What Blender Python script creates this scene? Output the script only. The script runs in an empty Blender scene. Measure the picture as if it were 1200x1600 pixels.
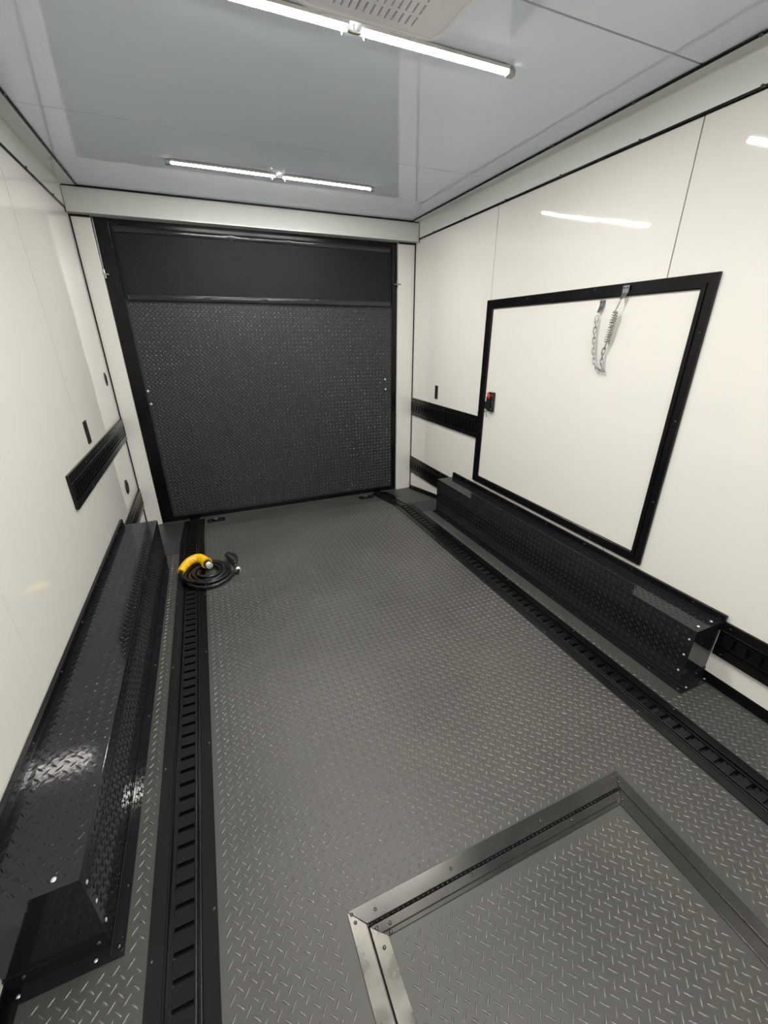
import bpy, bmesh, math, random
from mathutils import Vector, Matrix
random.seed(7)
PI = math.pi
S = 2.5                       # inner width of the trailer in metres; most fractions below are of it
C = bpy.context.scene.collection

# ------------------------------------------------------------------ camera
cam_d = bpy.data.cameras.new('camera'); cam = bpy.data.objects.new('camera', cam_d); C.objects.link(cam)
F, PIT, YAW, ROL = 640.687, math.radians(23.18875), math.radians(22.69969), math.radians(-0.17305)
fw = Vector((math.sin(YAW)*math.cos(PIT), math.cos(YAW)*math.cos(PIT), -math.sin(PIT)))
r0 = Vector((math.cos(YAW), -math.sin(YAW), 0)); u0 = r0.cross(fw)
rt = r0*math.cos(ROL) + u0*math.sin(ROL); up = -r0*math.sin(ROL) + u0*math.cos(ROL)
cam.matrix_world = Matrix(((rt.x, up.x, -fw.x, .25634972*S), (rt.y, up.y, -fw.y, -1.47761999*S), (rt.z, up.z, -fw.z, .59624124*S), (0, 0, 0, 1)))
cam_d.sensor_fit = 'VERTICAL'; cam_d.sensor_height = 24; cam_d.lens = F/1600*24; cam_d.clip_start = .02
bpy.context.scene.camera = cam
# ------------------------------------------------------------------ world, exposure (the LED light bars below are the only lamps)
wd = bpy.data.worlds.new('world'); bpy.context.scene.world = wd; wd.use_nodes = True
wd.node_tree.nodes['Background'].inputs[0].default_value = (.5, .55, .6, 1); wd.node_tree.nodes['Background'].inputs[1].default_value = .3
LED = 190.0
vs = bpy.context.scene.view_settings
vs.view_transform = 'Standard'; vs.look = 'None'; vs.gamma = 1; vs.use_curve_mapping = False; vs.exposure = 0.0

# ------------------------------------------------------------------ materials
def mat(name, col, rough=.5, metal=0, coat=0, noise=0, nscale=8, bump=0, bscale=3, rvar=0, ior=1.5, emit=None, bdist=.01, coat_rough=.05, spec=.5):
    m = bpy.data.materials.new(name); m.use_nodes = True
    nt = m.node_tree; b = nt.nodes['Principled BSDF']
    b.inputs['Base Color'].default_value = (*col, 1); b.inputs['Roughness'].default_value = rough
    b.inputs['Specular IOR Level'].default_value = spec; b.inputs['Metallic'].default_value = metal; b.inputs['IOR'].default_value = ior
    b.inputs['Coat Weight'].default_value = coat; b.inputs['Coat Roughness'].default_value = coat_rough
    tc = nt.nodes.new('ShaderNodeTexCoord')
    if noise or rvar:
        n = nt.nodes.new('ShaderNodeTexNoise'); n.inputs['Scale'].default_value = nscale; n.inputs['Detail'].default_value = 6
        nt.links.new(tc.outputs['Object'], n.inputs['Vector'])
        if noise:
            r = nt.nodes.new('ShaderNodeMapRange'); r.inputs[1].default_value = .3; r.inputs[2].default_value = .7
            r.inputs[3].default_value = 1-noise; r.inputs[4].default_value = 1+noise
            nt.links.new(n.outputs[0], r.inputs[0])
            v = nt.nodes.new('ShaderNodeVectorMath'); v.operation = 'SCALE'; v.inputs[0].default_value = col
            nt.links.new(r.outputs[0], v.inputs['Scale']); nt.links.new(v.outputs[0], b.inputs['Base Color'])
        if rvar:
            r = nt.nodes.new('ShaderNodeMapRange'); r.inputs[1].default_value = .3; r.inputs[2].default_value = .7
            r.inputs[3].default_value = rough-rvar; r.inputs[4].default_value = rough+rvar
            nt.links.new(n.outputs[0], r.inputs[0]); nt.links.new(r.outputs[0], b.inputs['Roughness'])
    if bump:
        n = nt.nodes.new('ShaderNodeTexNoise'); n.inputs['Scale'].default_value = bscale; n.inputs['Detail'].default_value = 2
        nt.links.new(tc.outputs['Object'], n.inputs['Vector'])
        bm_ = nt.nodes.new('ShaderNodeBump'); bm_.inputs['Strength'].default_value = bump; bm_.inputs['Distance'].default_value = bdist
        nt.links.new(n.outputs[0], bm_.inputs['Height']); nt.links.new(bm_.outputs[0], b.inputs['Normal'])
    if emit:
        b.inputs['Emission Color'].default_value = (*emit[:3], 1); b.inputs['Emission Strength'].default_value = emit[3]
    return m
M = {}
M['wall'] = mat('white_gloss_panel', (.80, .79, .75), .045, bump=.35, bscale=2.2, bdist=.006)
M['ceil'] = mat('cool_white_gloss_panel', (.79, .87, .98), .05, bump=.2, bscale=1.6, bdist=.006)
M['post'] = mat('white_post_paint', (.78, .775, .74), .12)
M['cove'] = mat('cool_grey_white_cove', (.80, .815, .80), .10)
M['header'] = mat('pale_grey_header_paint', (.68, .695, .68), .045)
M['gap'] = mat('dark_seam_backing', (.02, .02, .02), .8)
M['floor'] = mat('charcoal_rubber_tread', (.056, .0555, .051), .42, noise=.14, nscale=2.2, bump=.25, bscale=900, bdist=.0006, rvar=.06)
M['ridge'] = mat('track_ridge_highlight', (.05, .05, .047), .20, metal=.6)  # lighter metal than the track, standing in for the lamps' highlight line
M['lug'] = mat('highlit_tread_lug', (.078, .077, .071), .26, spec=.9, noise=.14, nscale=2.2)  # floor rubber made lighter and glossier to strengthen the lug highlights
M['doorlug'] = mat('door_tread_lug', (.042, .043, .046), .26, spec=1.0)
M['ramp'] = mat('dark_ramp_plate', (.035, .035, .035), .40, noise=.12, nscale=5)
M['door'] = mat('grey_black_powder_coat', (.032, .033, .037), .32, spec=.3)
M['flap'] = mat('dull_grey_black_flap_coat', (.014, .015, .018), .5, spec=.15)
M['flaplug'] = mat('flap_tread_lug', (.014, .015, .018), .36, spec=.25)
M['black'] = mat('satin_black_trim', (.0035, .0035, .0045), .26, spec=.28, noise=.1, nscale=6, rvar=.03)
M['track'] = mat('black_painted_track_steel', (.0035, .0035, .0035), .26, spec=.35)
M['gloss'] = mat('gloss_black_tread_plate', (.011, .011, .014), .085, spec=.5, bump=.25, bscale=70, bdist=.0008)
M['blackpl'] = mat('black_moulded_plastic', (.012, .012, .014), .35)
M['hatchm'] = mat('dark_metallic_strip', (.055, .054, .051), .24, metal=.8, noise=.15, nscale=9, rvar=.03)
M['greyish'] = mat('pale_metallic_strip', (.15, .145, .13), .30, metal=.7, noise=.35, nscale=14, rvar=.1)  # paler and more mottled than the dark strip
M['dent'] = mat('gloss_dark_flashing', (.020, .021, .024), .13)
M['zinc'] = mat('zinc_steel', (.42, .43, .44), .3, metal=1)
M['screw'] = mat('dull_steel_screw', (.10, .10, .10), .3, metal=1)
M['rivet'] = mat('bright_rivet', (.75, .75, .75), .25, metal=.6)
M['bolt'] = mat('pale_bolt_cap', (.6, .6, .6), .4)
M['rubber'] = mat('black_cord_rubber', (.011, .011, .011), .25)
M['yellow'] = mat('yellow_grip_plastic', (.85, .50, .012), .38, noise=.05, nscale=40)
M['label'] = mat('white_tape', (.8, .8, .78), .5)
M['alu'] = mat('grey_aluminium', (.35, .34, .32), .35, metal=.8)
M['clear'] = mat('pale_clip_plastic', (.60, .58, .54), .2)
M['led'] = mat('lit_led_diffuser', (.9, .9, .9), .4, emit=(1.0, .965, .90, LED))
M['bezel'] = mat('white_bezel_plastic', (.9, .9, .9), .3)
M['grille'] = mat('grey_white_grille_plastic', (.90, .91, .95), .15)
M['red'] = mat('red_tab_plastic', (.75, .04, .03), .4)
M['lace'] = mat('grey_cable', (.28, .28, .28), .4, metal=.6)

# ------------------------------------------------------------------ helpers
class MB:
    def __init__(s): s.v = []; s.f = []
    def add(s, vs_, fs):
        n = len(s.v); s.v += [tuple(v) for v in vs_]; s.f += [tuple(i+n for i in f) for f in fs]; return s
    def box(s, x0, x1, y0, y1, z0, z1):
        return s.add([(x0,y0,z0),(x1,y0,z0),(x1,y1,z0),(x0,y1,z0),(x0,y0,z1),(x1,y0,z1),(x1,y1,z1),(x0,y1,z1)],
                     [(3,2,1,0),(4,5,6,7),(0,1,5,4),(1,2,6,5),(2,3,7,6),(3,0,4,7)])
    def quad(s, a, b, c, d): return s.add([a,b,c,d], [(0,1,2,3)])
    def tube(s, pts, r, n=8, cap=True, closed=False):
        pts = [Vector(p) for p in pts]; m = len(pts); rs = r if isinstance(r, (list, tuple)) else [r]*m
        t0 = (pts[1]-pts[0]).normalized(); ref = Vector((0,0,1)) if abs(t0.z) < .9 else Vector((1,0,0))
        nrm = (ref - t0*ref.dot(t0)).normalized(); base = len(s.v)
        for i, p in enumerate(pts):
            if closed: t = (pts[(i+1) % m]-pts[i-1]).normalized()
            else: t = (pts[min(i+1, m-1)]-pts[max(i-1, 0)]).normalized()
            nrm = (nrm - t*nrm.dot(t)).normalized(); bn = t.cross(nrm)
            for k in range(n):
                a = 2*PI*k/n; s.v.append(tuple(p + (nrm*math.cos(a)+bn*math.sin(a))*rs[i]))
        for i in range(m if closed else m-1):
            for k in range(n):
                j = (i+1) % m
                s.f.append((base+i*n+k, base+i*n+(k+1) % n, base+j*n+(k+1) % n, base+j*n+k))
        if cap and not closed:
            s.f.append(tuple(base+k for k in reversed(range(n)))); s.f.append(tuple(base+(m-1)*n+k for k in range(n)))
        return s
    def build(s, name, m, parent=None, smooth=False, loc=None, bevel=0):
        me = bpy.data.meshes.new(name); me.from_pydata(s.v, [], s.f); me.validate()
        me.materials.append(M[m]); me.update()
        if smooth:
            me.polygons.foreach_set('use_smooth', [True]*len(me.polygons))
        o = bpy.data.objects.new(name, me); C.objects.link(o)
        if parent: o.parent = parent
        if loc: o.location = loc
        if bevel:
            b = o.modifiers.new('bevel', 'BEVEL'); b.width = bevel; b.segments = 2; b.limit_method = 'ANGLE'
        if smooth:
            e = o.modifiers.new('edges', 'EDGE_SPLIT'); e.split_angle = math.radians(40)
        return o
def bx(x0, x1, y0, y1, z0, z1): return MB().box(min(x0,x1), max(x0,x1), min(y0,y1), max(y0,y1), min(z0,z1), max(z0,z1))
def empty(name, loc=(0,0,0), parent=None):
    o = bpy.data.objects.new(name, None); C.objects.link(o); o.location = loc; o.empty_display_size = .1
    if parent: o.parent = parent
    return o
def tag(o, label, cat, group=None, kind=None):
    o['label'] = label; o['category'] = cat
    if group: o['group'] = group
    if kind: o['kind'] = kind
    return o
def plab(o, label): o['label'] = label; return o
def rel(parent, o):          # parts are modelled in world space: cancel the parent's offset
    o.parent = parent; o.location = -parent.location; return o

Z0 = .0350*S                 # deck height above the door sill
YB = -.235*S                 # where the beavertail starts to slope
YF = -3.3*S                  # front wall
H = .9458*S
def fz(y): return Z0 if y <= YB else Z0*max(0, y-0.0)/1 if False else (Z0*(0-y)/(-YB) if y < 0 else 0)

# raised lens-shaped lugs of tread plate on a 32 mm grid, turned 45 degrees, in (u, v) with height h
def lugs(u0, u1, v0, v1, fmap, name, m, parent, ok=None, pitch=.032, L=.0128, Wd=.0037, h=.0019, flip=False):
    V = []; Fc = []; a = .7071
    shp = [(-1, 0), (-.45, -.82), (.45, -.82), (1, 0), (.45, .82), (-.45, .82)]
    iu0, iu1 = math.ceil(u0/(pitch/2)), math.floor(u1/(pitch/2))
    iv0, iv1 = math.ceil(v0/(pitch/2)), math.floor(v1/(pitch/2))
    for i in range(iu0, iu1+1):
        for j in range(iv0, iv1+1):
            if (i+j) % 2: continue
            u, v = i*pitch/2, j*pitch/2
            if u-u0 < L*.75 or u1-u < L*.75 or v-v0 < L*.75 or v1-v < L*.75: continue
            if ok and not ok(u, v): continue
            s = 1 if ((i % 2 == 0) != flip) else -1
            n = len(V)
            for p, q in shp:
                V.append(fmap(u+(p*L-s*q*Wd)*a, v+(s*p*L+q*Wd)*a, 0))
            for p, q in shp:
                p, q = p*.72, q*.42
                V.append(fmap(u+(p*L-s*q*Wd)*a, v+(s*p*L+q*Wd)*a, h))
            Fc += [(n+k, n+(k+1) % 6, n+6+(k+1) % 6, n+6+k) for k in range(6)] + [(n+6, n+7, n+8, n+9, n+10, n+11)]
    mb = MB(); mb.v = V; mb.f = Fc
    o = mb.build(name, m); o.parent = parent
    o.data.polygons.foreach_set('use_smooth', [True]*len(o.data.polygons))
    if parent: o.location = -parent.location
    o['kind'] = 'stuff'; return o

def track(L, fmap, name, m='track', pitch=.0504, a0=0.0, solid=()):
    """logistic track: flanges, two ridges, slotted web. u along the run 0..L, v across -.084...084"""
    mb = MB(); V = mb.v; Fs = mb.f
    prof = [(-.0815,0),(-.0815,.0035),(-.0445,.0035),(-.0425,.007),(-.0385,.007),(-.0375,-.008),(-.0335,-.008),(-.0325,.0045),(-.0255,.0045),(-.0250,.0005)]
    n = max(1, int(L/.1))
    for sg in (1, -1):
        base = len(V); k = len(prof)
        for i in range(n+1):
            u = L*i/n
            for v, h in prof: V.append(fmap(u, sg*v, h))
        for i in range(n):
            for j in range(k-1):
                q = (base+i*k+j, base+(i+1)*k+j, base+(i+1)*k+j+1, base+i*k+j+1)
                Fs.append(q if sg < 0 else q[::-1])
        for e, rev in ((0, sg > 0), (n, sg < 0)):
            f = [base+e*k+j for j in range(4)] + [base+e*k+3]
            f = [base+e*k+j for j in range(k)]
    w = .0250; sl = .0235; h0 = .0005; d = -.010
    u = a0
    def Q(a, b, c, e): mb.add([fmap(*a), fmap(*b), fmap(*c), fmap(*e)], [(0,1,2,3)])
    if a0 > 0: Q((0,-w,h0),(a0,-w,h0),(a0,w,h0),(0,w,h0))
    while u + pitch <= L - .0:
        A, B, D = u+.004, u+.018, u+.031
        E_ = u+pitch
        Q((u,-w,h0),(A,-w,h0),(A,w,h0),(u,w,h0))
        for s_ in (-1, 1): Q((A,s_*w,h0),(B,s_*w,h0),(B,s_*sl,h0),(A,s_*sl,h0))
        Q((A,-sl,h0),(A,sl,h0),(A,sl,d),(A,-sl,d)); Q((B,-sl,h0),(B,sl,h0),(B,sl,d),(B,-sl,d))
        Q((A,-sl,h0),(B,-sl,h0),(B,-sl,d),(A,-sl,d)); Q((A,sl,h0),(B,sl,h0),(B,sl,d),(A,sl,d))
        Q((B,-w,h0),(D,-w,h0-.003),(D,w,h0-.003),(B,w,h0))
        Q((D,-w,h0-.003),(D+.001,-w,h0+.0012),(D+.001,w,h0+.0012),(D,w,h0-.003))
        Q((D+.001,-w,h0+.0012),(E_,-w,h0),(E_,w,h0),(D+.001,w,h0+.0012))
        u = E_
    if u < L: Q((u,-w,h0),(L,-w,h0),(L,w,h0),(u,w,h0))
    for i in range(n):                                   # dark pan under the slots
        Q((L*i/n,-.04,d),(L*(i+1)/n,-.04,d),(L*(i+1)/n,.04,d),(L*i/n,.04,d))
    o = mb.build(name, m)
    return o

# a low domed screw or rivet head; copies share the mesh
_dome = {}
def dome(name, m, p, nrm, r, parent, hh=.5):
    key = (m, r, hh)
    if key not in _dome:
        mb = MB(); n = 10; rings = [(1, 0), (.85, .55), (.45, .92)]
        for q, z in rings:
            for k in range(n): mb.v.append((q*r*math.cos(2*PI*k/n), q*r*math.sin(2*PI*k/n), z*r*hh))
        mb.v.append((0, 0, r*hh))
        for i in range(2):
            for k in range(n): mb.f.append((i*n+k, i*n+(k+1) % n, (i+1)*n+(k+1) % n, (i+1)*n+k))
        for k in range(n): mb.f.append((2*n+k, 2*n+(k+1) % n, 3*n))
        me = bpy.data.meshes.new(name); me.from_pydata(mb.v, [], mb.f); me.materials.append(M[m])
        me.polygons.foreach_set('use_smooth', [True]*len(me.polygons)); _dome[key] = me
    o = bpy.data.objects.new(name, _dome[key]); C.objects.link(o)
    o.parent = parent
    o.location = Vector(p) - (parent.location if parent else Vector()); o.rotation_mode = 'QUATERNION'
    o.rotation_quaternion = Vector((0,0,1)).rotation_difference(Vector(nrm))
    return o

# ------------------------------------------------------------------ the shell
# deck: a sloping beavertail near the door, channels under the two floor tracks, an opening for the hatch
TL, TR = .1500*S, .8505*S      # track centre lines
HX0, HX1, HY1, HY0 = .3250*S, .6870*S, -1.2665*S, -1.80*S    # hatch opening
fl = MB()
def deck(x0, x1, y0, y1, dz=0):
    cuts = sorted({y0, y1} | {c for c in (YB, 0.0) if y0 < c < y1})
    for a, b in zip(cuts[:-1], cuts[1:]):
        za, zb = fz(a)+dz, fz(b)+dz
        fl.add([(x0,a,za-.03),(x1,a,za-.03),(x1,b,zb-.03),(x0,b,zb-.03),(x0,a,za),(x1,a,za),(x1,b,zb),(x0,b,zb)],
               [(3,2,1,0),(4,5,6,7),(0,1,5,4),(1,2,6,5),(2,3,7,6),(3,0,4,7)])
tw = .042
deck(0, TL-tw, YF, .20); deck(TR+tw, S, YF, .20)
deck(TL-tw, TL+tw, YF, .20, -.02); deck(TR-tw, TR+tw, YF, .20, -.02)
deck(TL+tw, HX0, YF, .20); deck(HX1, TR-tw, YF, .20)
deck(HX0, HX1, YF, HY0); deck(HX0, HX1, HY1, .20)
deck(HX0, HX1, HY0, HY1, -.05)
floor = fl.build('floor', 'floor'); tag(floor, 'charcoal diamond tread floor of the trailer', 'floor', kind='structure')
def ff(u, v, h): return (u, v, fz(v)+h)
def nohatch(u, v): return not (.300*S < u < .712*S and v < -1.243*S)
lugs(.1835*S, .8170*S, -1.62*S, -.125*S, ff, 'raised_tread', 'lug', floor, nohatch)
lugs(.012*S, .1165*S, -1.62*S, -1.195*S, ff, 'raised_tread', 'lug', floor)
lugs(.0970*S, .1165*S, -1.195*S, -.315*S, ff, 'raised_tread', 'lug', floor)
lugs(.884*S, .988*S, -1.62*S, -1.19*S, ff, 'raised_tread', 'lug', floor)
lugs(.884*S, .9035*S, -1.19*S, -.315*S, ff, 'raised_tread', 'lug', floor)
# smooth sloping side plates by the door
for nm, x0, x1 in (('left', .0, .1165), ('right', .885, 1.0)):
    mb = MB(); ys = [-.315*S, YB, -.12*S, 0]
    for a, b in zip(ys[:-1], ys[1:]):
        mb.add([(x0*S,a,fz(a)),(x1*S,a,fz(a)),(x1*S,b,fz(b)),(x0*S,b,fz(b)),(x0*S,a,fz(a)+.004),(x1*S,a,fz(a)+.004),(x1*S,b,fz(b)+.004),(x0*S,b,fz(b)+.004)],
               [(3,2,1,0),(4,5,6,7),(0,1,5,4),(1,2,6,5),(2,3,7,6),(3,0,4,7)])
    o = mb.build('ramp_plate', 'ramp'); tag(o, 'smooth dark sloping plate at the foot of the %s white door post' % nm, 'floor plate')

# ceiling and its panels
ceil_ = bx(-.02, S+.02, YF, .2, H+.008, H+.03).build('ceiling', 'gap'); tag(ceil_, 'glossy cool white panelled ceiling', 'ceiling', kind='structure')
seams = [0.16, -.4480*S, -.9350*S, -1.4225*S, -1.910*S, -2.3975*S, -2.885*S, YF]
for i, (a, b) in enumerate(zip(seams[:-1], seams[1:])):
    ga, gb = (.0042 if i == 2 else .0022), (.0042 if i == 1 else .0022)
    p = bx(0, S, b+gb, a-ga, H, H+.008).build('ceiling_panel', 'ceil', ceil_)
# side walls: dark backing with white panels, joints left open
for side, x, sg in (('left', 0.0, 1), ('right', S, -1)):
    w = bx(x-sg*.008, x-sg*.03, YF, .2, 0, H+.008).build('wall_'+side, 'gap')
    tag(w, 'glossy white panelled %s side wall' % side, 'wall', kind='structure')
    g_ = lambda t: .0005 if (sg > 0 and abs(t+.935*S) < .01) else .0028
    for a, b in zip(seams[:-1], seams[1:]):
        bx(x, x-sg*.008, b+g_(b), a-g_(a), -.02, H+.008).build('wall_panel', 'wall', w)
wf = bx(0, S, YF-.03, YF, 0, H).build('wall_front', 'wall'); tag(wf, 'white front wall behind the camera', 'wall', kind='structure')

# rear wall around the ramp door
wr = empty('wall_rear', (0, .03, 0)); tag(wr, 'white posts and header framing the rear ramp door', 'wall', kind='structure')
def part(parent, mb, name, m, lab=None, **k):
    o = mb.build(name, m, **k); o.parent = parent; o.location = -parent.location
    if lab: o['label'] = lab
    return o
part(wr, bx(0, .0465*S, .025, .16, 0, .892*S), 'post', 'post', bevel=.002)
part(wr, bx(.9350*S, S, .025, .16, 0, .892*S), 'post', 'post', bevel=.002)
part(wr, bx(0, S, -.045, .16, .8890*S, H), 'header', 'header', bevel=.0015)
part(wr, bx(.002, S-.002, -.056, -.046, H-.010, H), 'header_trim', 'black')
for x in (.001, S-.006): part(wr, bx(x, x+.005, -.052, -.044, .887*S, H-.01), 'header_trim', 'black')
for x in (.0005, S-.0085): part(wr, bx(x, x+.008, .017, .026, 0, .889*S), 'post_trim', 'black')
for x0, x1 in ((.0, .0465), (.935, 1)): part(wr, bx(x0*S, x1*S, .018, .026, .884*S, .889*S), 'post_trim', 'black')
part(wr, bx(0, S, .16, .19, -.1, H), 'outer_skin', 'black')

# long trims: black beads on the ceiling and walls with white cove between
def bead(y0, y1, x, z, r, name, lab, nrm):
    o = MB().tube([(x, y0, z), (x, y1, z)], r, 10).build(name, 'black', smooth=True)
    tag(o, lab, 'trim', kind='structure')
    y = -.12*S; k = 0
    while y > -1.5*S:
        dome('screw', 'screw', (x+nrm[0]*r, y, z+nrm[2]*r), nrm, .006, o, .9); y -= .1775*S
    return o
bead(YF, -.056, .0375*S, H-.001, .0075, 'trim_1', 'black bead on the ceiling along the left wall', (.6,0,-.8))
bead(YF, -.056, .9705*S, H-.001, .0075, 'trim_2', 'black bead on the ceiling along the right wall', (-.6,0,-.8))
bead(YF, -.050, .001, .8965*S, .0075, 'trim_3', 'black bead high on the left wall', (.8,0,.6))
bead(YF, -.050, S-.001, .8975*S, .0075, 'trim_4', 'black bead high on the right wall', (-.8,0,.6))
def cove(x, sg, w, zl, name, lab):
    mb = MB(); pr = [(w, H-.004), (.020, H-.005)] + [(.020-.015*math.sin(a), H-.020+.015*math.cos(a)) for a in (PI/8, PI/4, 3*PI/8)] + [(.005, H-.020), (.004, zl)]
    back = [(0, zl), (0, H), (w, H)]
    pr = pr + back
    ys = (YF, -.05); n = len(pr)
    for y in ys:
        for a, z in pr: mb.v.append((x+sg*a, y, z))
    for k in range(n):
        q = (k, (k+1) % n, n+(k+1) % n, n+k); mb.f.append(q if sg > 0 else q[::-1])
    mb.f.append(tuple(range(n))); mb.f.append(tuple(range(2*n-1, n-1, -1)))
    o = mb.build(name, 'cove'); me = o.data
    for p in me.polygons: p.use_smooth = len(p.vertices) == 4
    e = o.modifiers.new('edges', 'EDGE_SPLIT'); e.split_angle = math.radians(50)
    return tag(o, lab, 'trim', kind='structure')
cove(0, 1, .0375*S, .8965*S, 'trim_5', 'white cove moulding between left wall and ceiling')
cove(S, -1, .0295*S, .8975*S, 'trim_6', 'white cove moulding between right wall and ceiling')
# black angle along the foot of the walls
def base_trim(x, sg, y0, y1, name, lab):
    mb = MB()
    cuts = sorted({y0, y1} | {c for c in (YB,) if y0 < c < y1})
    for a, b in zip(cuts[:-1], cuts[1:]):
        for (w0, w1, h0, h1) in ((0, .004, 0, .034), (.004, .028, 0, .005)):
            X0, X1 = sorted((x+sg*w0, x+sg*w1)); za, zb = fz(a), fz(b)
            mb.add([(X0,a,za+h0),(X1,a,za+h0),(X1,b,zb+h0),(X0,b,zb+h0),(X0,a,za+h1),(X1,a,za+h1),(X1,b,zb+h1),(X0,b,zb+h1)],
                   [(3,2,1,0),(4,5,6,7),(0,1,5,4),(1,2,6,5),(2,3,7,6),(3,0,4,7)])
    o = mb.build(name, 'black'); return tag(o, lab, 'baseboard', kind='structure')
WY0, WY1 = -1.180*S, -.330*S      # wheel boxes
base_trim(S, -1, YF, WY0-.001, 'baseboard_right', 'black angle strip at the foot of the right wall in front of the wheel box')
base_trim(0, 1, YF, WY0-.001, 'baseboard_left', 'black angle strip at the foot of the left wall in front of the wheel box')
base_trim(S, -1, WY1+.002, .024, 'baseboard_right', 'black angle strip at the foot of the right wall between wheel box and door post')
base_trim(0, 1, WY1+.002, .024, 'baseboard_left', 'black angle strip at the foot of the left wall between wheel box and door post')

# ------------------------------------------------------------------ rear ramp door
d1 = empty('door_1', (S/2, .08, 0)); tag(d1, 'large black diamond plate ramp door closing the rear of the trailer', 'door', kind='structure')
DY = .055
part(d1, bx(.0465*S, .9350*S, DY+.012, DY+.05, 0, .889*S), 'door_backing', 'black')
part(d1, bx(.0835*S, .9160*S, DY, DY+.012, .016*S, .700*S), 'door_panel', 'door')
def fd(u, v, h): return (u, DY-h, v)
lugs(.0845*S, .9150*S, .017*S, .690*S, fd, 'raised_tread', 'doorlug', d1, h=.0026)
for x0, x1 in ((.0465, .0835), (.9160, .9350)):
    part(d1, bx(x0*S, x1*S, DY-.008, DY+.012, 0, .889*S), 'side_rail', 'black', bevel=.002)
part(d1, bx(.0835*S, .916*S, DY-.008, DY+.012, 0, .0165*S), 'bottom_rail', 'black', bevel=.002)
part(d1, bx(.0835*S, .916*S, DY-.002, DY+.012, .872*S, .889*S), 'top_rail', 'black', bevel=.002)
flap = part(d1, bx(.0880*S, .9100*S, DY-.016, DY+.010, .694*S, .872*S), 'upper_flap', 'flap')
def fu(u, v, h): return (u, DY-.016-h, v)
lg = lugs(.094*S, .905*S, .712*S, .858*S, fu, 'raised_tread', 'flaplug', None, h=.0018); lg.parent = flap
lg.matrix_parent_inverse = Matrix.Identity(4)
def flashing(x0, x1, z0, z1, y, dents, name, parent):
    mb = MB(); nx, nz = 160, 6
    for i in range(nx+1):
        x = x0+(x1-x0)*i/nx
        for j in range(nz+1):
            t = j/nz; z = z0+(z1-z0)*t
            d = 0.004*math.sin(PI*t)
            for dx in dents: d -= .0045*math.exp(-((x-dx)/.022)**2)*math.exp(-((t-.35)/.5)**2)
            d += .0012*math.sin(x*9+z0*7)*math.sin(PI*t)
            mb.v.append((x, y-d, z))
    for i in range(nx):
        for j in range(nz):
            a = i*(nz+1)+j; mb.f.append((a, a+nz+1, a+nz+2, a+1))
    o = mb.build(name, 'dent', smooth=True); o.parent = parent
    s_ = o.modifiers.new('thickness', 'SOLIDIFY'); s_.thickness = .002; s_.offset = -1
    return o
flashing(.092*S, .908*S, .692*S, .7105*S, DY-.018, [.296*S, .475*S, .635*S], 'lower_flashing', flap)
flashing(.092*S, .908*S, .857*S, .8730*S, DY-.018, [.395*S, .565*S, .715*S], 'upper_flashing', flap)
for x0, x1 in ((.0880, .0935), (.9055, .9100)):
    rr = bx(x0*S, x1*S, DY-.020, DY-.016, .712*S, .857*S).build('edge_strip', 'black'); rr.parent = flap
for q in ((.090,.4415), (.091,.4025), (.8895,.446), (.8915,.410)):
    o = dome('bolt', 'bolt', (q[0]*S, DY-.002, q[1]*S), (0,-1,0), .0095, d1, .6); o['label'] = 'pale grey bolt head'
# lift cables at both sides of the opening
for x0, z0, x1, z1 in ((.0500, .886, .0490, .762), (.9330, .884, .9330, .770)):
    cb = part(d1, MB().tube([(x0*S, .040, z0*S), (x1*S, .030, z1*S)], .0035, 8), 'lift_cable', 'lace', 'thin grey steel cable', smooth=True)
    mb = MB().tube([(x1*S, .030, z1*S+.012), (x1*S, .028, z1*S-.012)], .008, 10)
    mb.tube([(x1*S-.03, .034, z1*S-.016), (x1*S+.03, .026, z1*S-.016)], .007, 8)
    mb.tube([(x1*S, .028, z1*S-.016), (x1*S+.004, .030, z1*S-.04)], .006, 8)
    hk = mb.build('cable_hook', 'zinc', smooth=True); hk.parent = cb

# ------------------------------------------------------------------ side escape door
X = S
d2 = empty('door_2', (S, -.73*S, .177*S)); tag(d2, 'white side escape door with wide black frame in the right wall', 'door', kind='structure')
EY0, EY1, EZ0, EZ1 = -1.0215*S, -.4400*S, .1765*S, .6845*S
fwid, ft = .0225*S, .020
part(d2, bx(X-.0005, X-.008, EY0+fwid*.5, EY1-fwid*.5, EZ0+fwid*.5, EZ1-fwid*.5), 'door_leaf', 'wall', 'flat white door leaf')
def mitre(a, b, c, e, name='frame'):   # outer a,b inner c,e in (y,z); stepped section
    mb = MB()
    def L(p, q, t): return (p[0]+(q[0]-p[0])*t, p[1]+(q[1]-p[1])*t)
    prof = [(0, 0), (0, .012), (.04, .014), (.60, .014), (.62, ft), (.90, ft), (.97, ft-.004), (.97, 0)]
    n = len(prof)
    for (o_, i_) in ((a, c), (b, e)):
        for t, h in prof:
            y, z = L(o_, i_, t); mb.v.append((X-h, y, z))
    for k in range(n): mb.f.append((k, (k+1) % n, n+(k+1) % n, n+k))
    mb.f.append(tuple(range(n))); mb.f.append(tuple(range(2*n-1, n-1, -1)))
    o = part(d2, mb, name, 'black'); bm = bmesh.new(); bm.from_mesh(o.data); bmesh.ops.recalc_face_normals(bm, faces=bm.faces); bm.to_mesh(o.data); bm.free()
    return o
oc = [(EY1, EZ0), (EY1, EZ1), (EY0, EZ1), (EY0, EZ0)]
ic = [(EY1-.0295*S, EZ0+fwid), (EY1-.0295*S, EZ1-fwid), (EY0+fwid, EZ1-fwid), (EY0+fwid, EZ0+fwid)]
for k in range(4): mitre(oc[k], oc[(k+1) % 4], ic[k], ic[(k+1) % 4])
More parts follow.
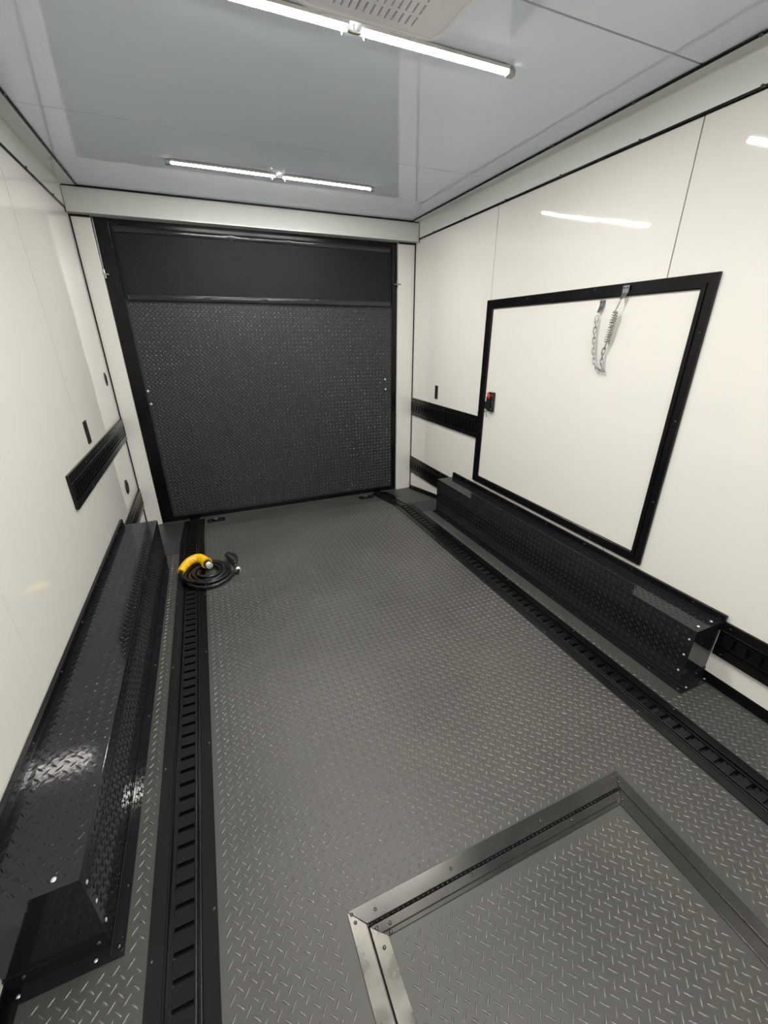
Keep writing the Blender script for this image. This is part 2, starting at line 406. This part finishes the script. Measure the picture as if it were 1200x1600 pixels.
for y, z in ((-.60, .6780), (-.795, .680), (-1.016, .60), (-1.016, .46), (-1.016, .31), (-.62, .183), (-.76, .183), (-.90, .183), (-.4455, .50), (-.4455, .30)):
    dome('screw', 'screw', (X-.0145, y*S, z*S), (-1,0,0), .004, d2, .6)
# latch with red tab
lt = part(d2, bx(X-.008, X-.030, -.5085*S, -.4860*S, .3990*S, .4520*S), 'latch', 'blackpl', 'black latch case', bevel=.004)
def sub(parent, o, lab=None):
    o.parent = parent
    if lab: o['label'] = lab
    return o
sub(lt, bx(X-.030, X-.040, -.5000*S, -.4840*S, .4040*S, .4400*S).build('latch_lever', 'blackpl', bevel=.003))
rb = MB().add([(X-.0305, -.4860*S, .4500*S), (X-.0305, -.4945*S, .4440*S), (X-.0305, -.4990*S, .4350*S), (X-.0305, -.4925*S, .4370*S),
               (X-.043, -.4860*S, .4500*S), (X-.043, -.4945*S, .4440*S), (X-.043, -.4990*S, .4350*S), (X-.043, -.4925*S, .4370*S)],
              [(0,1,2,3), (7,6,5,4), (0,4,5,1), (1,5,6,2), (2,6,7,3), (3,7,4,0)])
sub(lt, rb.build('release_tab', 'red'), 'small red release tab')
for z in (.444, .427, .407):
    o = dome('rivet', 'rivet', (X-.0305, -.5045*S, z*S), (-1,0,0), .0035, None, .6); o.parent = lt; o.location = (X-.0305, -.5045*S, z*S)
mb = MB()
mb.tube([(X-.035, -.4850*S, .4010*S), (X-.045, -.4830*S, .3940*S), (X-.038, -.4800*S, .3870*S)], .003, 6)
mb.tube([(X-.035, -.4870*S, .4010*S), (X-.040, -.4880*S, .3930*S), (X-.032, -.4900*S, .3830*S)], .003, 6)
sub(lt, mb.build('key', 'zinc', smooth=True), 'small steel keys hanging from the latch')
part(d2, bx(X-.0145, X-.030, -.4725*S, -.4815*S, .404*S, .424*S), 'strike_plate', 'screw', 'steel strike plate')

lt.location.y -= .0055*S
# spring chain between frame bracket and leaf bracket
ch = empty('door_chain', (X-.03, -.840*S, .54*S)); tag(ch, 'slack zinc stay chain with coil spring hanging at the top of the side door', 'chain')
def bracket(y, z, off):
    mb = MB().box(X-off-.003, X-off, y-.016, y+.016, z-.012, z+.018)
    mb.add([(X-off-.003, y-.016, z-.012), (X-off-.003, y+.016, z-.012), (X-off-.022, y+.007, z-.036), (X-off-.022, y-.006, z-.036),
            (X-off, y-.016, z-.012), (X-off, y+.016, z-.012), (X-off-.018, y+.007, z-.039), (X-off-.018, y-.006, z-.039)],
           [(0,1,2,3), (7,6,5,4), (0,4,5,1), (1,5,6,2), (2,6,7,3), (3,7,4,0)])
    b = part(ch, mb, 'bracket', 'zinc')
    for dy in (-.008, .008):
        o = dome('screw', 'screw', (X-off-.003, y+dy, z+.008), (-1,0,0), .0045, None, .6); o.parent = b
    return b
bA = (-.8675*S, .6730*S); bB = (-.8175*S, .6530*S)
bracket(bA[0], bA[1], ft+.0005); bracket(bB[0], bB[1], .0085)
xa = X-ft-.021; xb = X-.030
top = Vector((xa, bA[0]+.001, bA[1]-.036)); spt = top+Vector((.002, .016, -.052)); spb = top+Vector((.010, .040, -.190))
part(ch, MB().tube([top, top+Vector((0,.004,-.02)), spt+Vector((0,.004,0)), spb], .0025, 6), 'rod', 'zinc', smooth=True)
pts = []; turns = 13; ax = (spb-spt); e1 = ax.cross(Vector((1,0,0))).normalized(); e2 = ax.normalized().cross(e1)
for k in range(turns*12+1):
    t = k/(turns*12); a = 2*PI*turns*t; pts.append(spt+ax*t+(e1*math.cos(a)+e2*math.sin(a))*.0115)
part(ch, MB().tube(pts, .0025, 6), 'spring', 'alu', 'dark coil spring', smooth=True)
# chain curve in the wall plane
low = Vector((X-.030, -.8450*S, .5330*S)); endp = Vector((xb, bB[0]+.001, bB[1]-.036))
def bez(p0, p1, p2, p3, t): return p0*(1-t)**3+p1*3*t*(1-t)**2+p2*3*t*t*(1-t)+p3*t**3
cv = [bez(spb, spb+Vector((.004,.04,-.12)), low+Vector((0,-.060,-.004)), low, k/60) for k in range(61)] + [bez(low, low+Vector((0,.045,.004)), endp+Vector((0,.004,-.12)), endp, k/60) for k in range(1, 61)]
# resample to link positions
step = .0245; acc = [0]
for a, b in zip(cv[:-1], cv[1:]): acc.append(acc[-1]+(b-a).length)
def at(s_):
    for i in range(len(acc)-1):
        if acc[i+1] >= s_:
            t = (s_-acc[i])/(acc[i+1]-acc[i]); return cv[i].lerp(cv[i+1], t)
    return cv[-1]
lk = MB(); rr_ = []
for k in range(14):
    a = PI*2*k/14; y_ = .0085*math.cos(a); x_ = .0065*math.sin(a); y_ += .0090 if math.cos(a) > 0 else -.0090
    rr_.append((y_, x_, 0))
lk.tube(rr_, .0025, 6, closed=True)
link0 = lk.build('chain_link', 'zinc', smooth=True); lme = link0.data; bpy.data.objects.remove(link0)
nl = int(acc[-1]/step)
for i in range(nl):
    p = at((i+.5)*step); q = at((i+.5)*step+.004); t = (q-p).normalized() if (q-p).length > 1e-6 else Vector((0,0,1))
    o = bpy.data.objects.new('chain_link', lme); C.objects.link(o); o.parent = ch
    n_ = Vector((1,0,0)); n_ = (n_-t*n_.dot(t)).normalized(); b_ = n_.cross(t)
    tw_ = PI/4 if i % 2 else -PI/4
    n2 = n_*math.cos(tw_)+b_*math.sin(tw_); b2 = n2.cross(t)
    mw = Matrix(((t.x, b2.x, n2.x, 0), (t.y, b2.y, n2.y, 0), (t.z, b2.z, n2.z, 0), (0,0,0,1)))
    o.rotation_mode = 'QUATERNION'; o.rotation_quaternion = mw.to_quaternion(); o.location = p-ch.location

# ------------------------------------------------------------------ tie-down tracks
def put_track(o, lab, group):
    return tag(o, lab, 'tie-down track', group)
LT = 1.72*S
for c, nm in ((TL, 'left'), (TR, 'right')):
    sgn = 1 if nm == 'left' else -1
    o = track(LT, lambda u, v, h, c=c: (c+v, -u, fz(-u)+h+.0005), 'floor_track')
    put_track(o, 'long black slotted tie-down track let into the floor along the %s side' % nm, 'tie-down tracks in the floor')
    for off in (.0405, .0290):  # inner side only, where the bright highlight runs
        pts_ = [(c+sgn*off, yy, fz(yy)+.0065) for yy in (0, -.1*S, -.2*S, YB, -.3*S, -.8*S, -1.2*S, -LT)]
        part(o, MB().tube(pts_, .0022, 8), 'ridge', 'ridge', smooth=True)
    y = -.35*S
    while y > -1.5*S:
        dome('screw', 'screw', (c+sgn*.072, y, fz(y)+.004), (0,0,1), .0045, o, .6)
        dome('screw', 'screw', (c-sgn*.072, y-.05, fz(y)+.004), (0,0,1), .0045, o, .6); y -= .21*S
def wall_track(x, sg, ya, yb, zc, lab, scr=True):
    L = abs(yb-ya); d_ = 1 if yb > ya else -1
    o = track(L, lambda u, v, h: (x+sg*(h+.0105), ya+d_*u, zc+v), 'wall_track')
    me = o.data
    mb = bx(x, x+sg*.0135, ya, yb, zc-.0815, zc+.0815)
    # closed edges so that the flange meets the wall
    e = MB()
    for s_ in (-1, 1):
        z = zc+s_*.0815
        e.quad((x, ya, z), (x, yb, z), (x+sg*.014, yb, z), (x+sg*.014, ya, z))
    for y in (ya, yb):
        e.quad((x, y, zc-.0815), (x, y, zc+.0815), (x+sg*.0140, y, zc+.0815), (x+sg*.0140, y, zc-.0815))
    r = e.build('return_edge', 'track', o)
    put_track(o, lab, 'tie-down tracks on the walls')
    if scr:
        y = ya+d_*.03
        while abs(y-ya) < L-.02:
            for s_ in (-1, 1): dome('screw', 'screw', (x+sg*.0142, y, zc+s_*.066), (sg,0,0), .004, o, .6)
            y += d_*.30
    return o
wall_track(0, 1, .017, -.6110*S, .3345*S, 'black slotted tie-down track on the left wall at waist height')
wall_track(S, -1, .017, -.4385*S, .3425*S, 'black slotted tie-down track on the right wall running up to the side door frame')
wall_track(0, 1, .017, -.3300*S, .1040*S, 'low black slotted tie-down track on the left wall behind the wheel box')
wall_track(S, -1, .017, -.3300*S, .1085*S, 'low black slotted tie-down track on the right wall between door post and wheel box')
wall_track(S, -1, -1.183*S, -1.75*S, .1235*S, 'low black tie-down track on the right wall in front of the wheel box')

# ------------------------------------------------------------------ wheel boxes
def wheel_box(x, sg, nm):
    root = empty('wheel_box', (x+sg*.1, (WY0+WY1)/2, Z0))
    tag(root, 'long low gloss black diamond plate wheel box against the %s wall' % nm, 'wheel box')
    ww, zt = (.0840*S if sg > 0 else .0670*S), (.1500*S if sg > 0 else .1520*S)
    xe = x+sg*ww
    body = part(root, bx(x+sg*.002, xe, WY0, WY1, Z0-.01 if True else 0, zt), 'body', 'gloss', bevel=.0015)
    L = lambda name, a, b, c, d, fm, fp=False: lugs(a, b, c, d, fm, name, 'gloss', root, flip=fp, h=.0019)
    L('raised_tread', min(x+sg*.022, xe), max(x+sg*.022, xe), WY0, WY1, lambda u, v, h: (u, v, zt+h*.6))
    L('raised_tread', WY0, WY1, Z0+.012, zt, lambda u, v, h: (xe+sg*h, u, v))
    # flanges
    part(root, bx(xe, xe+sg*.030, WY0-.034, WY1+.01, Z0, Z0+.004), 'floor_flange', 'gloss')
    part(root, bx(xe, xe+sg*.004, WY0, WY1, Z0, Z0+.016), 'floor_flange', 'gloss')
    part(root, bx(x+sg*.002, xe, WY0-.034, WY0, Z0, Z0+.004), 'end_flange', 'gloss')
    part(root, bx(x+sg*.002, xe, WY0-.003, WY0, Z0, Z0+.05), 'end_flange', 'gloss')
    wf_ = .168*S if sg < 0 else .166*S
    part(root, bx(x+sg*.002, x+sg*.018, WY0-.012, WY1+.004, zt-.03, wf_), 'wall_flange', 'black', bevel=.002)
    part(root, bx(x+sg*.018, x+sg*.021, WY0-.008, WY1, zt, zt+.012), 'wall_flange', 'gloss')
    # seam beads along the flange
    part(root, MB().tube([(xe+sg*.003, WY0-.03, Z0+.016), (xe+sg*.003, WY1, Z0+.016)], .0022, 6), 'bead', 'gloss', smooth=True)
    for t in (.25, .75): plab(dome('rivet', 'rivet', (x+sg*ww*t, WY0+.022, zt+.0005), (0,0,1), .006, root, .5), 'bright rivet')
    for z in (.132, .100, .066): plab(dome('rivet', 'rivet', (xe+sg*.0005, WY0+.018, z*S), (sg,0,0), .005, root, .5), 'bright rivet')
    for t in (.12, .85): dome('rivet', 'rivet', (x+sg*ww*t, WY0-.02, Z0+.0045), (0,0,1), .0045, root, .5)
    dome('screw', 'screw', (xe+sg*.016, WY0-.012, Z0+.0045), (0,0,1), .0055, root, .6)
    y = WY0+.12
    while y < WY1:
        dome('screw', 'screw', (xe+sg*.019, y, Z0+.0045), (0,0,1), .0040, root, .6)
        dome('screw', 'screw', (x+sg*.0185, y, wf_-.012), (sg,0,0), .0040, root, .6); y += .30
    return root
wheel_box(0, 1, 'left'); wheel_box(S, -1, 'right')

# ------------------------------------------------------------------ floor hatch
ht = empty('floor_hatch', (.505*S, -1.5*S, Z0)); tag(ht, 'large floor hatch with metal edge strips and black hinge line in the near floor', 'hatch')
g = .0016*S
part(ht, bx(HX0+.003, HX1-.003, HY0, HY1-.004, Z0-.02, Z0+.0005), 'hatch_panel', 'floor')
lugs(.3440*S, .6690*S, -1.78*S, -1.2830*S, lambda u, v, h: (u, v, Z0+.0005+h), 'raised_tread', 'lug', ht)
def strip(pts, z0, z1, name, m, lab=None):
    mb = MB(); n = len(pts)
    for z in (z0, z1):
        for x, y in pts: mb.v.append((x*S, y*S, z))
    mb.f.append(tuple(reversed(range(n)))); mb.f.append(tuple(range(n, 2*n)))
    for k in range(n): mb.f.append((k, (k+1) % n, n+(k+1) % n, n+k))
    return part(ht, mb, name, m, lab, bevel=.0008)
yo, ys_, ym, yi = -1.2480, -1.2655, -1.2770, -1.2820
xo, xs, xi = .3085, .3250, .3420
Xo, Xs, Xi = .7030, .6870, .6700
strip([(xo,yo),(Xo,yo),(Xs,ys_+.0005),(xs,ys_+.0005)], Z0, Z0+.0045, 'outer_strip', 'hatchm')
strip([(xo,yo),(xs-.0008,ys_+.0005),(xs-.0008,-1.79),(xo,-1.79)], Z0, Z0+.0045, 'outer_strip', 'greyish', 'pale worn metal edge strip')
strip([(Xo,yo),(Xo,-1.79),(Xs+.0008,-1.79),(Xs+.0008,ys_+.0005)], Z0, Z0+.0045, 'outer_strip', 'hatchm')
strip([(xs+.0012,ys_-.003),(Xs-.0012,ys_-.003),(Xi,ym-.0002),(xi-.006,ym-.0002)], Z0, Z0+.0042, 'inner_strip', 'hatchm')
strip([(xi-.006,ym-.0010),(Xi,ym-.0010),(Xi,yi),(xi,yi)], Z0, Z0+.0032, 'inner_strip', 'hatchm')
strip([(xs+.0014,ys_-.003),(xi,yi),(xi,-1.79),(xs+.0014,-1.79)], Z0, Z0+.0038, 'inner_strip', 'greyish', 'pale mottled metal edge strip')
strip([(Xs-.0014,ys_-.003),(Xs-.0014,-1.79),(Xi,-1.79),(Xi,yi)], Z0, Z0+.0038, 'inner_strip', 'hatchm')
for k in range(60):                      # piano hinge, a knuckle at a time
    a = xs*S+.004+(Xs-xs)*S*k/60; b = a+(Xs-xs)*S/60-.0012
    if k == 0: kn = MB().tube([(-(b-a)/2,0,0), ((b-a)/2,0,0)], .0034, 8); kn = kn.build('hinge_knuckle', 'black', smooth=True); kme = kn.data; bpy.data.objects.remove(kn)
    o = bpy.data.objects.new('hinge_knuckle', kme); C.objects.link(o); o.parent = ht; o.location = Vector(((a+b)/2, (ys_-.0012)*S, Z0+.0015))-ht.location
for x, y in ((.3125,-1.2520), (.3140,-1.2595), (.337,-1.2575), (.430,-1.2575), (.560,-1.2575), (.676,-1.2575), (.692,-1.2525), (.699,-1.2530), (.694,-1.2600),
             (.333,-1.2720), (.347,-1.2735), (.448,-1.2715), (.597,-1.2715), (.679,-1.2715), (.345,-1.2800), (.3345,-1.2885), (.678,-1.279), (.672,-1.2835), (.317,-1.42), (.334,-1.40)):
    dome('screw', 'screw', (x*S, y*S, Z0+.0045), (0,0,1), .0046, ht, .6)

# ------------------------------------------------------------------ recessed tie-down rings near the door
for x, lab in ((.2200, 'recessed black tie-down ring by the door near the left floor track'), (.7800, 'recessed black tie-down ring by the door near the right floor track')):
    y = -.045*S; z = fz(y)
    t = empty('tie_down_ring', (x*S, y, z)); tag(t, lab, 'tie-down ring', 'rings in the floor by the door'); t.rotation_euler[0] = -math.atan2(Z0, -YB); t.scale = (1.2, 1.2, 1.2)
    def lp(mb, name, m, lab=None):
        o = mb.build(name, m, t)
        if lab: o['label'] = lab
        return o
    mb = MB()
    for a, b, c, d in ((-.06,.06,-.045,-.030), (-.06,.06,.030,.045), (-.06,-.040,-.030,.030), (.040,.06,-.030,.030)): mb.box(a, b, c, d, 0, .004)
    lp(mb, 'plate', 'black'); lp(MB().box(-.04,.04,-.03,.03,0,.0012), 'pan', 'gap')
    pts = [(.028*math.cos(2*PI*k/20), .020*math.sin(2*PI*k/20), .007) for k in range(20)]
    lp(MB().tube(pts, .0045, 8, closed=True), 'ring', 'track'); lp(MB().box(-.016,.016,.014,.026,.001,.013), 'ring_clamp', 'alu', 'worn metal clamp')
    for a, b in ((-.052,-.037), (.052,-.037), (-.052,.037), (.052,.037)):
        o = dome('screw', 'screw', (a, b, .004), (0,0,1), .004, None, .6); o.parent = t

# ------------------------------------------------------------------ outlets, ports
def outlet(x, sg, y, z, w, h, lab):
    t = empty('wall_outlet', (x, y, z)); tag(t, lab, 'outlet')
    part(t, bx(x, x+sg*.006, y-w/2, y+w/2, z-h/2, z+h/2), 'cover_plate', 'blackpl', bevel=.002)
    for dz in (-h*.2, h*.2): part(t, bx(x+sg*.006, x+sg*.0085, y-w*.28, y+w*.28, z+dz-h*.13, z+dz+h*.13), 'socket', 'blackpl', bevel=.001)
    dome('screw', 'screw', (x+sg*.006, y, z), (sg,0,0), .003, t, .6)
outlet(S, -1, -.1800*S, .4160*S, .046, .112, 'black wall outlet above the track on the right wall')
outlet(0, 1, -.3950*S, .4040*S, .062, .122, 'black wall outlet above the track on the left wall')
def port(x, sg, y, z, ry, rz, lab, nm='cable_port'):
    t = empty(nm, (x, y, z)); tag(t, lab, 'port cover')
    def ring(k, a): return (math.cos(2*PI*k/24)*a*ry, math.sin(2*PI*k/24)*a*rz)
    mb = MB()
    for h, a in ((0, 1), (.006, .97), (.008, .75)):
        for k in range(24):
            u, v = ring(k, a); mb.v.append((sg*h, u, v))
    for i in range(2):
        for k in range(24): mb.f.append((i*24+k, i*24+(k+1) % 24, (i+1)*24+(k+1) % 24, (i+1)*24+k))
    mb.build('flange_ring', 'blackpl', t)
    mb = MB()
    for h, a in ((.0080, .75), (.004, .68)):
        for k in range(24):
            u, v = ring(k, a); mb.v.append((sg*h, u, v))
    for k in range(24): mb.f.append((k, (k+1) % 24, 24+(k+1) % 24, 24+k))
    mb.f.append(tuple(range(24, 48))); mb.build('cap', 'blackpl', t)
port(0, 1, -.1480*S, .1950*S, .050, .052, 'black oval port cover low on the left wall near the door post')
port(0, 1, -.0560*S, .4870*S, .020, .045, 'small black fitting on the left wall beside the door post')

# ------------------------------------------------------------------ LED light bars
def light_bar(y, lab, z=.9395*S, cx=.4915):
    t = empty('light_bar', (cx*S, y, H)); tag(t, lab, 'light', 'LED light bars across the ceiling')
    for s_ in (-1, 1):
        x0, x1 = cx*S+s_*.022, cx*S+s_*.572; a, b = min(x0,x1), max(x0,x1)
        for e_ in (-1, 1): part(t, bx(a, b, y+e_*.0185, y+e_*.0200, z+.0027, z+.012), 'shade_lip', 'clear')  # added lip, blocks the diffuser's side light and its ceiling reflection
        hs = part(t, bx(a, b, y-.0190, y+.0190, z+.004, z+.0115), 'housing', 'clear', bevel=.002)
        mb = MB(); n = 10
        for x in (a+.004, b-.004):
            for k in range(n+1):
                an = PI*k/n; mb.v.append((x, y+.0182*math.cos(an), z+.004-.0040*math.sin(an)))
        for k in range(n): mb.f.append((k, k+1, n+2+k, n+1+k))
        mb.f.append(tuple(range(n, -1, -1))); mb.f.append(tuple(range(n+1, 2*n+2))); mb.f.append((0, n+1, 2*n+1, n))
        part(t, mb, 'diffuser', 'led', 'glowing LED tube')
        e0 = x1; e1 = x1+s_*.030
        part(t, bx(e0, e1, y-.012, y+.012, z-.008, z+.012), 'end_cap', 'alu', bevel=.003)
        cxx = x1-s_*.004
        part(t, bx(cxx-.004, cxx+.004, y-.013, y+.013, z+.013, H), 'hanger', 'clear')
        c2 = cx*S+s_*.036
        mb = MB(); ring = [(c2, y+.0150*math.cos(a_), z+.002+.0165*math.sin(a_)) for a_ in [2*PI*k/16 for k in range(16)]]
        mb.tube(ring, .0018, 6, closed=True); part(t, mb, 'clip', 'zinc', smooth=True)
        part(t, bx(c2-.004, c2+.004, y-.004, y+.004, z+.013, H), 'hanger', 'clear')
    part(t, MB().tube([(cx*S-.022, y, z), (cx*S-.008, y, z-.003), (cx*S+.008, y, z-.003), (cx*S+.022, y, z)], [.006,.0045,.0045,.006], 10), 'connector', 'alu', smooth=True)
    part(t, MB().tube([(cx*S, y, z), (cx*S, y, H)], .0035, 8), 'feed_cable', 'alu', smooth=True)
    return t
light_bar(-.282*S, 'far LED light bar, across the ceiling nearest the ramp door')
light_bar(-.825*S, 'near LED light bar, across the ceiling beside the white vent')
for k, nm in ((2, 'just behind the camera'), (3, 'two rows behind the camera'), (4, 'nearest the front wall')):
    light_bar((-.282-.543*k)*S, 'LED light bar across the ceiling, %s' % nm)

# ------------------------------------------------------------------ ceiling vent
VX0, VX1, VY1, VY0 = .4080*S, .5980*S, -.8440*S, -1.0400*S
vt = empty('ceiling_vent', ((VX0+VX1)/2, (VY0+VY1)/2, H)); tag(vt, 'rounded rectangular white ceiling vent cover with slotted grey grille', 'vent')
def rrect(x0, x1, y0, y1, r, n=7):
    P = []
    for cx_, cy_, a0 in ((x1-r, y1-r, 0), (x0+r, y1-r, PI/2), (x0+r, y0+r, PI), (x1-r, y0+r, 3*PI/2)):
        for k in range(n+1):
            a = a0+PI/2*k/n; P.append((cx_+r*math.cos(a), cy_+r*math.sin(a)))
    return P
mb = MB(); rings = [(0, .062, 0), (.002, .060, -.018), (.007, .055, -.023), (.015, .047, -.023), (.018, .044, -.018)]
for ins, r, dz in rings:
    for x, y in rrect(VX0+ins, VX1-ins, VY0+ins, VY1-ins, r): mb.v.append((x, y, H+dz))
n = 32
for i in range(len(rings)-1):
    for k in range(n): mb.f.append((i*n+k, i*n+(k+1) % n, (i+1)*n+(k+1) % n, (i+1)*n+k))
part(vt, mb, 'bezel', 'bezel', 'white rounded border', smooth=True)
# grille plate with real slots: slot field plus surrounding plate
zp = H-.019
fx0, fx1, fy1, fy0 = .4500*S, .5560*S, -.8600*S, -1.0240*S
mb = MB()
inner = rrect(VX0+.018, VX1-.018, VY0+.018, VY1-.018, .044)
fld = [(fx1, fy1), (fx0, fy1), (fx0, fy0), (fx1, fy0)]
for x, y in inner: mb.v.append((x, y, zp))
b0 = len(mb.v)
for x, y in fld: mb.v.append((x, y, zp))
q = 8
for c_ in range(4):
    for k in range(q-1): mb.f.append((c_*q+k, c_*q+k+1, b0+c_))
    mb.f.append((c_*q+q-1, (c_*q+q) % 32, b0+(c_+1) % 4, b0+c_))
ncol = 12; cw = (fx1-fx0)/ncol; rows = 8; rh = (fy1-fy0)/rows
for i in range(ncol):
    for j in range(rows):
        x0, x1 = fx0+i*cw, fx0+(i+1)*cw; y0, y1 = fy0+j*rh, fy0+(j+1)*rh
        a, b = x0+cw*.36, x1-cw*.36; c_, d_ = y0+rh*.10, y1-rh*.10; zb = zp+.010
        mb.add([(x0,y0,zp),(x1,y0,zp),(x1,y1,zp),(x0,y1,zp),(a,c_,zp),(b,c_,zp),(b,d_,zp),(a,d_,zp),(a,c_,zb),(b,c_,zb),(b,d_,zb),(a,d_,zb)],
               [(0,1,5,4),(1,2,6,5),(2,3,7,6),(3,0,4,7),(4,5,9,8),(5,6,10,9),(6,7,11,10),(7,4,8,11)])
part(vt, mb, 'grille', 'grille')
part(vt, bx(VX0+.02, VX1-.02, VY0+.02, VY1-.02, H-.008, H-.0005), 'duct', 'gap')

# ------------------------------------------------------------------ power cord with yellow plug
pc = empty('power_cord', (.48, -1.19, Z0)); tag(pc, 'coiled thick black power cord with yellow angled plug lying on the floor', 'power cord')
CR = .0120; zc = Z0+.0035+CR
def el(a, rx, ry, z, cx=.478, cy=-1.185): return Vector((cx+rx*math.cos(a), cy+ry*math.sin(a), z))
path = []
# starts at the plug grip (upper left), spirals clockwise from inside out, ends at the connector on the right
N = 150; turns = 4.45
a_start = math.radians(150)
for k in range(N+1):
    t = k/N; a = a_start + 2*PI*turns*t
    rad = .058+.114*t
    z = zc+.016*(1-t)+.006*math.sin(a*1.5+1)
    path.append(el(a, rad, rad*1.15, max(z, zc)))
end = path[-1]
a_e = a_start+2*PI*turns
tail = [Vector((.655, -1.235, zc)), Vector((.652, -1.180, zc+.004)), Vector((.646, -1.130, zc+.006)), Vector((.642, -1.100, zc+.008))]
def smooth_path(P, it=2):
    for _ in range(it):
        Q = [P[0]]
        for a, b in zip(P[:-1], P[1:]): Q += [a.lerp(b, .25), a.lerp(b, .75)]
        Q.append(P[-1]); P = Q
    return P
# trim spiral where it points towards the tail
path = [p for p in path]
k_end = max(i for i, p in enumerate(path) if p.x > .60 and p.y < -1.22)
path = path[:k_end+1]
cable = smooth_path(path+tail[0:], 1)
part(pc, MB().tube(cable, CR, 10), 'cable', 'rubber', smooth=True)
lead = smooth_path([path[0], Vector((.340, -1.215, zc+.030)), Vector((.318, -1.180, zc+.035)), Vector((.325, -1.135, zc+.040))][0:], 2)
lead = smooth_path([Vector((.395, -1.285, zc+.012)), Vector((.345, -1.250, zc+.022)), Vector((.318, -1.195, zc+.030)), Vector((.322, -1.140, zc+.036))], 2)
part(pc, MB().tube(lead, CR, 10), 'cable', 'rubber', smooth=True)
gp = smooth_path([Vector((.320, -1.160, zc+.034)), Vector((.340, -1.105, zc+.042)), Vector((.378, -1.055, zc+.050)), Vector((.425, -1.040, zc+.050)), Vector((.452, -1.070, zc+.046)), Vector((.472, -1.112, zc+.040))], 2)
rs = [.022+.009*min(1, i/(len(gp)*.55)) for i in range(len(gp))]
grip = part(pc, MB().tube(gp, rs, 16), 'plug_grip', 'yellow', 'bright yellow angled grip', smooth=True)
dirn = (gp[-1]-gp[-2]).normalized(); e = gp[-1]
col_ = MB().tube([e-dirn*.002, e+dirn*.006], .036, 20).build('collar', 'yellow', smooth=True); col_.parent = grip; col_.location = (0,0,0)
part(pc, MB().tube([e+dirn*.006, e+dirn*.020], .025, 18), 'plug_body', 'blackpl', smooth=True)
fc = part(pc, MB().tube([e+dirn*.020, e+dirn*.046], .019, 18), 'plug_face', 'label', 'pale plug face', smooth=True)
for a in (0, 2*PI/3, 4*PI/3):
    s1 = dirn.cross(Vector((0,0,1))).normalized(); s2 = dirn.cross(s1)
    o_ = e+dirn*.046+(s1*math.cos(a)+s2*math.sin(a))*.010
    bl = MB().tube([o_, o_+dirn*.012], .003, 6).build('blade', 'zinc'); bl.parent = fc
# finger dimples under the grip
for q_ in (.30, .42, .54):
    i = int(q_*(len(gp)-1)); d_ = (gp[i+1]-gp[i]).normalized(); s1 = d_.cross(Vector((0,0,1))).normalized()
    rdg = MB().tube([gp[i]+s1*(rs[i]-.006), gp[i]+s1*(rs[i]+.003)], [.012, .007], 10).build('finger_ridge', 'yellow', smooth=True); rdg.parent = grip
# far end: white label, collar, folding connector
tp = tail[-1]; td = (tail[-1]-tail[-2]).normalized()
part(pc, MB().tube([Vector((.655,-1.222,zc)), Vector((.654,-1.195,zc+.002))], CR+.0022, 12), 'label_band', 'label', 'white tape band', smooth=True)
part(pc, MB().tube([Vector((.652,-1.180,zc+.004)), Vector((.649,-1.150,zc+.005))], CR+.0016, 12), 'label_band', 'zinc', 'pale metal ferrule', smooth=True)
part(pc, MB().tube([tp+Vector((0,-.035,-.002)), tp, tp+Vector((-.004,.045,.010)), tp+Vector((-.008,.070,.014))], [.013,.023,.026,.017], 12), 'connector', 'blackpl', smooth=True)
part(pc, MB().tube([tp+Vector((-.004,-.010,.012)), tp+Vector((-.022,.020,.020)), tp+Vector((-.034,.060,.026)), tp+Vector((-.030,.085,.022))], [.012,.021,.022,.013], 10), 'connector_cover', 'blackpl', smooth=True)
# binding tie round the coil at the front
tc_ = el(math.radians(262), .145, .150, zc+.012)
ring = [Vector((tc_.x+.002, tc_.y+.055*math.cos(a), zc+.008+.024*math.sin(a))) for a in [2*PI*k/20 for k in range(20)]]
part(pc, MB().tube(ring, .0016, 6, closed=True), 'tie', 'blackpl', smooth=True)
